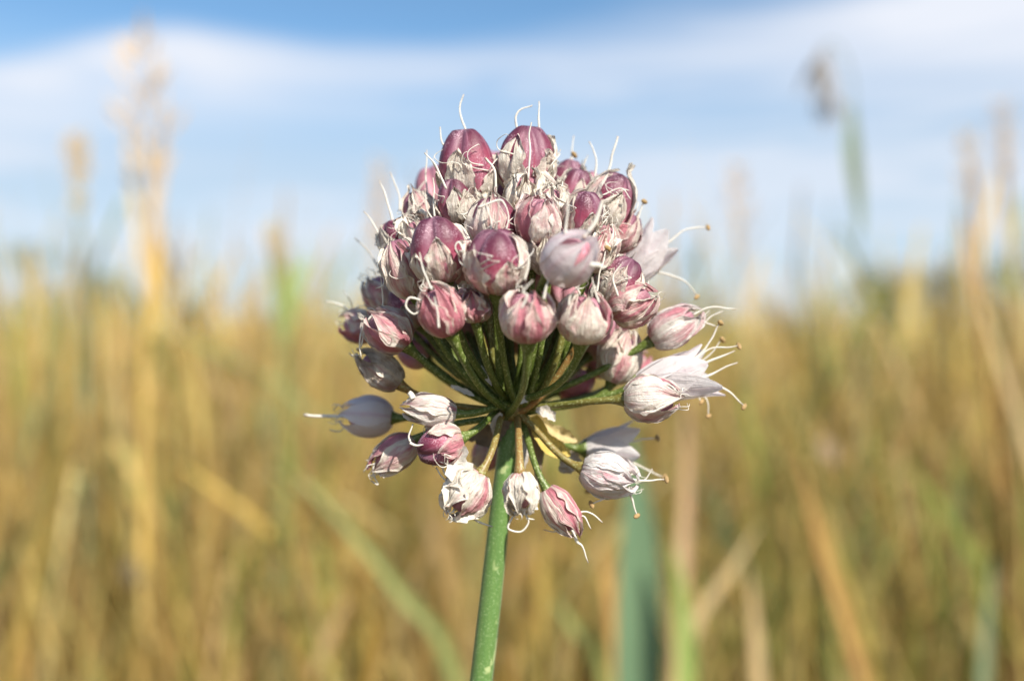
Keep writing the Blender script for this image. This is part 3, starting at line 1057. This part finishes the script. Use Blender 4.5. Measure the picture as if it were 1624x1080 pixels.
th('front_c', [(862, 475), (866, 455), (872, 440)], dyy=-2)
th('front_c', [(826, 490), (836, 470), (830, 462), (845, 445)], dyy=-4)
th('front_r', [(902, 485), (905, 468), (918, 455)], dyy=-3)
th('front_r', [(950, 480), (944, 462), (938, 440)], dyy=-2)
th('big_c', [(832, 445), (838, 420), (836, 402), (826, 398)], dyy=-2.5, n=20)
th('big_l', [(735, 398), (728, 384), (722, 392), (730, 408)], dyy=-3, n=20)
th('mid_c', [(758, 330), (790, 318), (800, 325), (806, 350), (800, 372)], dyy=-4, n=26)
th('mid_c', [(775, 385), (779, 350), (770, 322)], dyy=-5, r0=0.00016)
th('top_l', [(785, 318), (785, 275), (770, 250)], dyy=-4, r0=0.0002, r1=0.00016)
th('pearl', [(896, 372), (900, 335), (901, 300)], dyy=-1, r0=0.00018)
th('pearl', [(925, 378), (945, 350), (955, 318)], dyy=0.5, r0=0.00028, r1=0.00024, grey=0.1)
th('pearl', [(936, 420), (950, 421), (958, 426)], 'style', dyy=-3, r0=0.0003, r1=0.0002)
th('cap_r', [(945, 470), (952, 430), (962, 398)], dyy=-3)
th('cap_r', [(962, 398), (964, 394)], ant=True, dyy=-3)
th('cap_r', [(980, 470), (972, 440), (985, 420)], dyy=-4)
th('pinkdry', [(990, 535), (1000, 555), (1018, 556)])
th('pinkdry', [(992, 540), (1006, 562), (1012, 575)])
th('cream', [(655, 632), (652, 626), (648, 622)], dyy=-1, r0=0.0004, r1=0.0003)
th('cap_tr', [(955, 310), (985, 300), (1000, 318)], dyy=-3, r0=0.0001, n=20)

# dry bracts and scraps at the knob


def scrap(pts, w, colr, y, seed, name='bract', yd=0.0):
    c = spline([P(a, b_, y + i * yd) for i, (a, b_) in enumerate(pts)], 12)
    vs, fs, us = [], [], []
    for i, p in enumerate(c):
        t = (c[min(i + 1, 11)] - c[max(i - 1, 0)]).normalized()
        side = t.cross(Vector((0.3, -1, 0.2))).normalized()
        nr = side.cross(t)
        ww = w * 0.5 * math.sin(math.pi * (0.15 + 0.80 * i / 11)) * (1 + 0.5 * mnoise.noise(Vector((i * 0.7, seed, 0))))
        for j in range(6):
            u_ = -1 + 2 * j / 5
            q = p + side * (u_ * ww) + nr * (ww * (0.5 * u_ * u_ + 0.7 * mnoise.noise(Vector((i * 0.6, u_ * 1.6, seed)))))
            vs.append(q)
            us.append((j / 5, i / 11))
    for i in range(11):
        for j in range(5):
            a = i * 6 + j
            fs.append((a, a + 1, a + 7, a + 6))
    mesh(name, vs, fs, M_BRA, flower, us, origin=FO, color=colr)


scrap([(806, 660), (785, 690), (752, 690), (745, 700)], 0.0022, (0, 0, 0), 1.5, 1.2)
scrap([(808, 660), (790, 680), (775, 705)], 0.0016, (0, 0, 0), 0.0, 4.2)
scrap([(818, 660), (840, 690), (852, 735), (848, 785)], 0.0013, (0, 0, 0), 1.0, 7.7)
scrap([(826, 690), (832, 715), (828, 750)], 0.0009, (0, 0.6, 0), -0.5, 8.7)
scrap([(845, 660), (862, 700), (890, 715), (905, 722)], 0.0016, (0.9, 0, 0), 0.5, 2.5)
scrap([(860, 672), (890, 690), (915, 700)], 0.0013, (0.7, 0.2, 0), 1.5, 3.5)
scrap([(905, 715), (900, 735), (888, 748)], 0.0022, (0, 0.35, 0), 3.0, 5.5)
scrap([(850, 650), (868, 655), (880, 668)], 0.0011, (0, 0.7, 0), -1.5, 6.1)
scrap([(795, 655), (784, 672), (783, 690)], 0.0008, (0, 0.8, 0), -1.5, 6.9)
scrap([(735, 765), (726, 745), (720, 725), (712, 718)], 0.0026, (0, 1.0, 0), -6.5, 9.4)
scrap([(818, 640), (835, 632), (848, 626)], 0.0006, (0, 1, 0), -2.5, 11.0)
scrap([(762, 580), (772, 600), (780, 612)], 0.0004, (0, 1, 0), -3.0, 12.0)
scrap([(668, 562), (690, 590), (706, 604)], 0.0004, (0, 0.8, 0), -2.0, 13.0)
scrap([(715, 612), (740, 622), (752, 628)], 0.0005, (0, 0.9, 0), -2.0, 14.0)
scrap([(728, 450), (740, 462), (745, 480)], 0.0012, (0, 0.8, 0), -4.0, 15.0)

# ------------------------------------------------------------------ reeds, blades and stalks that stand out behind the flower
M_GOLD = mat_blade('golden_reed', (0.70, 0.50, 0.14), (0.58, 0.38, 0.12))
M_STRAW = mat_blade('straw_reed', (0.62, 0.48, 0.25), (0.52, 0.36, 0.18))
M_ORANGE = mat_blade('orange_brown_reed', (0.56, 0.32, 0.10), (0.42, 0.24, 0.09))
M_PINKTAN = mat_blade('pinkish_tan_reed', (0.58, 0.38, 0.24), (0.48, 0.32, 0.17))
M_BLUEG = mat_blade('blue_green_leaf', (0.17, 0.26, 0.14), (0.12, 0.20, 0.11))
M_GREEN = mat_blade('grass_green_leaf', (0.22, 0.34, 0.08), (0.30, 0.36, 0.11))
M_OLIVE = mat_blade('olive_leaf', (0.30, 0.32, 0.10), (0.20, 0.24, 0.08))
M_GREYG = mat_blade('grey_green_leaf', (0.25, 0.31, 0.19), (0.20, 0.25, 0.14))
M_PLUME = mat_blade('reed_plume', (0.56, 0.44, 0.34), (0.66, 0.52, 0.36), 120.0, 0.35, 0.8)
M_GREYP = mat_blade('grey_plume', (0.40, 0.36, 0.31), (0.30, 0.26, 0.22), 120.0, 0.3, 0.8)
M_DARK = mat_blade('dark_seed', (0.10, 0.085, 0.075), (0.16, 0.12, 0.09), 120.0, 0.1, 0.8)
M_YELLOW = mat_blade('yellow_blade', (0.56, 0.45, 0.13), (0.36, 0.36, 0.11), 25.0)


def down(pts, Y):
    """extend a picture-measured line down into the ground"""
    w = [P(px, py, Y * 1000) for px, py in pts]
    a, b_ = w[-1], w[-2]
    s = (a - b_)
    slope = s.x / max(1e-6, -s.z) if s.z < 0 else 0
    slope = max(-0.35, min(0.35, slope))
    z = a.z
    if z > 0.03:
        w.append(Vector((a.x + slope * z * 0.4, a.y, z * 0.45)))
        w.append(Vector((a.x + slope * z * 0.6, a.y, -0.02)))
    return w[::-1]


def leaf_geo(path, width, n=28, fold=0.35, taper=0.9, twist=0.3):
    c = spline(path, n)
    vs, fs, us = [], [], []
    for i, p in enumerate(c):
        t = (c[min(i + 1, n - 1)] - c[max(i - 1, 0)]).normalized()
        side = t.cross(Vector((math.sin(twist * i / n), -math.cos(twist * i / n), 0))).normalized()
        nr = side.cross(t)
        v_ = i / (n - 1)
        ww = width * 0.5 * (min(1, 0.35 + v_ * 2.2)) * max(0.02, 1 - taper * max(0, (v_ - 0.35) / 0.65) ** 2.2)
        for j in range(5):
            u_ = -1 + j / 2
            vs.append(p + side * (u_ * ww) + nr * (fold * ww * abs(u_)))
            us.append((j / 4, v_))
    for i in range(n - 1):
        for j in range(4):
            a = i * 5 + j
            fs.append((a, a + 1, a + 6, a + 5))
    return vs, fs, us


def plume_geo(path, rad, n=240, lsize=0.012, droop=0.3):
    """feathery head: many short slivers round an axis"""
    c = spline(path, 40)
    vs, fs = [], []
    for q in range(n):
        t = random.random()
        p = c[int(t * 39)]
        ax = (c[min(39, int(t * 39) + 1)] - c[max(0, int(t * 39) - 1)]).normalized()
        th_ = random.uniform(0, 2 * math.pi)
        rr = rad * math.sin(math.pi * (0.08 + 0.90 * t)) ** 0.7
        d = (Vector((math.cos(th_), math.sin(th_), 0)) * 0.55 + ax * 0.9 + Vector((0, 0, -droop * random.random()))).normalized()
        ln = lsize * random.uniform(0.6, 1.3)
        a = p + Vector((math.cos(th_), math.sin(th_), 0)) * rr * random.uniform(0, 0.8)
        s = d.orthogonal().normalized() * ln * 0.10
        b0 = len(vs)
        vs += [a, a + d * ln * 0.5 + s, a + d * ln, a + d * ln * 0.5 - s]
        fs.append((b0, b0 + 1, b0 + 2, b0 + 3))
    return vs, fs


def reed(name, label, cat, group, stem_px, Y, r, mat, leaves=(), plume=None, mat_p=None):
    """leaves: (pixel points root..tip, width m, material); plume: (pixel points bottom..top, radius m, count, sliver m, droop)"""
    w = down(stem_px, Y)
    o3 = w[0].copy(); o3.z = 0
    root = empty(name, o3)
    tag(root, label, cat, group)
    n = 36
    c = spline(w, n)
    v, f, uv = tube(c, [r * (1 - 0.45 * (i / (n - 1)) ** 1.5) for i in range(n)], 8)
    mesh('stem', v, f, mat, root, uv, origin=o3)
    for pts, wd, ml in leaves:
        v, f, uv = leaf_geo([P(a, b_, Y * 1000 + (i - 1) * 6) for i, (a, b_) in enumerate(pts)], wd)
        mesh('leaf', v, f, ml, root, uv, origin=o3)
    if plume:
        v, f = plume_geo([P(a, b_, Y * 1000) for a, b_ in plume[0]], plume[1], plume[2], plume[3], plume[4])
        mesh('plume', v, f, mat_p or M_PLUME, root, None, origin=o3, smooth=False)
    return root


def blade(name, label, cat, group, px, Y, width, mat, fold=0.35, taper=0.9, twist=0.3):
    w = down(px, Y)
    o3 = w[0].copy(); o3.z = 0
    v, f, uv = leaf_geo(w, width, 40, fold, taper, twist)
    o = mesh(name, v, f, mat, None, uv, origin=o3)
    return tag(o, label, cat, group)


GR, GB = 'reeds standing above the meadow', 'single blades and stalks in the meadow'
reed('tall_reed', 'tall golden reed with a pale feathery plume, thickest stalk against the sky', 'reed', GR,
     [(234, 240), (240, 330), (238, 430), (230, 560), (228, 720), (226, 900)], 0.85, 0.0050, M_GOLD,
     [([(236, 470), (222, 380), (208, 270), (203, 190)], 0.009, M_STRAW), ([(240, 420), (250, 330), (258, 250), (262, 130)], 0.009, M_PLUME),
      ([(236, 540), (246, 440), (246, 380), (250, 300)], 0.018, M_GOLD)],
     ([(236, 300), (232, 200), (228, 120), (222, 60)], 0.028, 62, 0.030, 0.1), M_PLUME)
reed('grey_green_reed', 'faint grey-green reed with a slim head standing beside the tall golden reed', 'reed', GR,
     [(122, 300), (128, 400), (132, 520), (134, 640)], 1.05, 0.0042, M_GREYG,
     [([(132, 470), (160, 400), (190, 330), (200, 310)], 0.007, M_GREYG)], ([(126, 340), (122, 270), (120, 225)], 0.010, 90, 0.018, 0.1), M_STRAW)
reed('olive_sedge', 'short olive green sedge tuft with a pinkish tip rising above the grass', 'grass', GR,
     [(432, 370), (444, 450), (450, 540), (452, 680)], 0.9, 0.0040, M_OLIVE,
     [([(446, 540), (440, 470), (434, 400), (428, 350)], 0.013, M_OLIVE), ([(456, 540), (466, 470), (480, 430), (488, 410)], 0.011, M_GREEN), ([(452, 560), (455, 480), (458, 440), (462, 410)], 0.011, M_OLIVE)],
     ([(438, 420), (434, 390), (430, 360)], 0.007, 50, 0.014, 0.1), M_PLUME)
reed('nodding_reed', 'slender reed with a nodding brown plume hanging beside its green leaf', 'reed', GR,
     [(1306, 70), (1330, 76), (1350, 130), (1354, 240), (1360, 380), (1364, 560)], 1.0, 0.0016, M_GREYG,
     [([(1350, 170), (1350, 240), (1358, 310), (1366, 375)], 0.019, M_GREYG)], ([(1308, 72), (1300, 105), (1304, 140), (1316, 172)], 0.020, 80, 0.030, 1.1), M_GREYP)
reed('orange_reed', 'orange-brown reed with a wispy plume and narrow leaves', 'reed', GR,
     [(1538, 250), (1546, 340), (1552, 440), (1560, 560), (1580, 700)], 0.9, 0.0040, M_ORANGE,
     [([(1552, 430), (1560, 360), (1572, 310), (1576, 270)], 0.009, M_GOLD), ([(1548, 480), (1536, 420), (1528, 370), (1526, 330)], 0.009, M_ORANGE)],
     ([(1542, 330), (1538, 280), (1535, 220)], 0.011, 110, 0.018, 0.1), M_STRAW)
reed('bent_straw_reed', 'straw coloured reed with broad leaf crossing the orange-brown reed', 'reed', GR,
     [(1590, 190), (1598, 300), (1606, 420), (1612, 560)], 1.1, 0.0040, M_STRAW,
     [([(1606, 480), (1600, 420), (1612, 350), (1622, 300)], 0.014, M_OLIVE), ([(1604, 420), (1596, 340), (1592, 260), (1588, 200)], 0.010, M_STRAW)],
     ([(1596, 290), (1592, 230), (1588, 170)], 0.012, 110, 0.02, 0.1), M_PLUME)
reed('pale_plume_reed', 'pale broad reed plume fading into the sky beside the open white flowers', 'reed', GR,
     [(1168, 330), (1176, 420), (1182, 520), (1186, 640)], 1.5, 0.0040, M_STRAW,
     [([(1180, 520), (1192, 460), (1206, 420), (1214, 400)], 0.012, M_STRAW)], ([(1176, 430), (1172, 340), (1170, 270)], 0.020, 110, 0.026, 0.1), M_PLUME)
reed('thin_plume_reed', 'thin pinkish reed with a faint plume close behind the purple flower head', 'reed', GR,
     [(600, 300), (598, 400), (596, 520), (594, 640)], 1.3, 0.0036, M_PINKTAN, (), ([(600, 400), (602, 320), (604, 260)], 0.012, 90, 0.02, 0.1), M_PLUME)

reed('dark_seed_head', 'dried weed with a small dark seed head low in the grass', 'weed', GB,
     [(216, 905), (222, 960), (228, 1040)], 0.85, 0.0018, M_OLIVE, (), ([(222, 935), (216, 915), (210, 900)], 0.010, 150, 0.012, 0.2), M_DARK)
reed('dark_seed_head', 'dried weed with a pale brown seed head under the slanting dry stalk', 'weed', GB,
     [(1318, 715), (1322, 800), (1328, 960)], 1.0, 0.0018, M_OLIVE, (), ([(1320, 740), (1316, 720), (1314, 704)], 0.009, 110, 0.012, 0.2), M_PLUME)
blade('broad_leaf', 'broadest leaf, blue-green and upright, close beside the onion stem', 'leaf', GB, [(1000, 690), (1010, 800), (1012, 920), (1012, 1080)], 0.42, 0.026, M_BLUEG, 0.25, 0.9, 0.05)
blade('green_blade', 'narrow bright green blade beside the broad blue-green leaf', 'leaf', GB, [(1066, 860), (1080, 960), (1088, 1080)], 0.40, 0.011, M_GREEN)
blade('orange_stalk', 'orange dry stalk between the onion stem and the broad blue-green leaf', 'stalk', GB, [(945, 840), (962, 920), (974, 1000), (982, 1090)], 0.48, 0.009, M_ORANGE)
blade('tan_stalk', 'upright pinkish tan stalk behind the bright green blade', 'stalk', GB, [(1088, 640), (1088, 760), (1082, 880), (1078, 1000)], 0.62, 0.012, M_PINKTAN)
blade('slanting_grass', 'olive green blade slanting down towards the onion stem', 'leaf', GB, [(470, 750), (560, 845), (640, 945), (720, 1060)], 0.55, 0.0095, M_OLIVE, 0.3, 0.8)
blade('slanting_stalk', 'orange-brown dry stalk slanting across the open brown meadow', 'stalk', GB, [(1268, 720), (1290, 820), (1325, 940), (1372, 1090)], 0.6, 0.009, M_ORANGE)
blade('fallen_blade', 'pale straw blade leaning over towards the bright green blade', 'leaf', GB, [(1205, 830), (1160, 900), (1110, 970), (1085, 1040)], 0.55, 0.010, M_STRAW)
blade('straw_stalk', 'short straw stalk rising under the fallen pale blade', 'stalk', GB, [(1188, 900), (1195, 980), (1204, 1090)], 0.5, 0.009, M_STRAW)
blade('corner_blade', 'grey-green blade standing alone below the orange-brown reed', 'leaf', GB, [(1576, 880), (1566, 970), (1558, 1090)], 0.6, 0.010, M_GREYG)
blade('yellow_blade', 'short broad yellow blade beside the tall golden reed base', 'leaf', GB, [(80, 730), (76, 830), (70, 930)], 1.15, 0.020, M_YELLOW)
blade('dark_green_blade', 'narrow dark blue-green blade next to the tall golden reed', 'leaf', GB, [(292, 700), (286, 770), (282, 850)], 1.2, 0.013, M_BLUEG)
blade('teal_blade', 'blue-green blade half way between golden reed and onion flower', 'leaf', GB, [(412, 620), (428, 710), (440, 800), (446, 960)], 1.15, 0.018, M_BLUEG)
blade('moss_blade', 'fresh green blade next to the slanting olive blade', 'leaf', GB, [(508, 850), (520, 920), (524, 1010)], 1.0, 0.014, M_GREEN)
blade('side_blade', 'straw blade leaning across the orange-brown reed', 'leaf', GB, [(1540, 440), (1568, 520), (1600, 620), (1640, 740)], 0.9, 0.010, M_STRAW)
blade('low_green_blade', 'dull olive blade leaning low between onion stem and broad leaf', 'leaf', GB, [(880, 950), (915, 1000), (950, 1060)], 0.5, 0.010, M_OLIVE)

# ------------------------------------------------------------------ far trees
mt, T = new_mat('far_foliage')
tc, g, oi = coords(T)
c = T.mix(T.noise(g.outputs['Position'], 1.2, 4), (0.075, 0.115, 0.035), (0.13, 0.16, 0.06))
finish(mt, T, c, 0.6, 0.2, None, 0.25, c)
mb, T = new_mat('far_bark')
tc, g, oi = coords(T)
finish(mb, T, T.mix(T.noise(g.outputs['Position'], 6, 3), (0.16, 0.12, 0.08), (0.09, 0.07, 0.05)), 0.9, 0.1)


def tree(px, dist, h, wd, label, sd):
    random.seed(sd)
    x = (px - 812) / FPX * dist
    root = empty('field_tree', (x, dist, 0))
    tag(root, label, 'tree', 'trees beyond the meadow')
    base = Vector((x, dist, -0.1))
    o3 = Vector((x, dist, 0))
    tp = base + Vector((random.uniform(-0.2, 0.2), 0, h * 0.6))
    v, f, uv = tube(spline([base, base + Vector((0.1, 0, h * 0.3)), tp], 8), [h * 0.03 * (1 - 0.6 * i / 7) for i in range(8)], 8)
    nl = []
    for q in range(6):
        a = random.uniform(0, 6.28)
        s = base + Vector((0, 0, h * random.uniform(0.25, 0.5)))
        e = s + Vector((math.cos(a) * wd * 0.35, math.sin(a) * wd * 0.35, h * random.uniform(0.15, 0.35)))
        v2, f2, _ = tube([s, s.lerp(e, 0.5) + Vector((0, 0, 0.1)), e], [h * 0.012, h * 0.009, h * 0.004], 6)
        k = len(v)
        v += v2
        f += [tuple(i + k for i in ff) for ff in f2]
    mesh('trunk', v, f, mb, root, None, origin=o3)
    cl = [(Vector((random.gauss(0, wd * 0.24), random.gauss(0, wd * 0.24), h * random.uniform(0.28, 0.86))), random.uniform(0.16, 0.30) * wd) for _ in range(16)]
    vs, fs = [], []
    for q in range(2600):
        cc, rr = random.choice(cl)
        d = Vector((random.gauss(0, 1), random.gauss(0, 1), random.gauss(0, 1))).normalized()
        p = o3 + cc + d * rr * random.uniform(0.6, 1.0)
        n1 = Vector((random.gauss(0, 1), random.gauss(0, 1), random.gauss(0, 1))).normalized()
        s1 = n1.orthogonal().normalized() * random.uniform(0.05, 0.11)
        s2 = n1.cross(s1).normalized() * random.uniform(0.08, 0.18)
        k = len(vs)
        vs += [p - s2, p + s1, p + s2, p - s1]
        fs.append((k, k + 1, k + 2, k + 3))
    mesh('crown', vs, fs, mt, root, None, origin=o3, smooth=False)


tree(1425, 85, 9.0, 6.0, 'larger dark green tree of the pair standing on the horizon', 1)
tree(1485, 88, 8.2, 5.4, 'smaller dark green tree of the pair standing on the horizon', 2)
tree(1385, 95, 7.0, 4.6, 'smallest low tree on the horizon next to the dark green pair', 3)
tree(1615, 80, 9.6, 6.5, 'dark tree on the horizon behind the orange-brown reed', 4)
tree(50, 110, 13.0, 7.0, 'tallest round tree on the horizon near the grey-green reed', 5)
tree(160, 100, 8.6, 5.6, 'low bushy tree on the horizon between golden and grey-green reeds', 6)
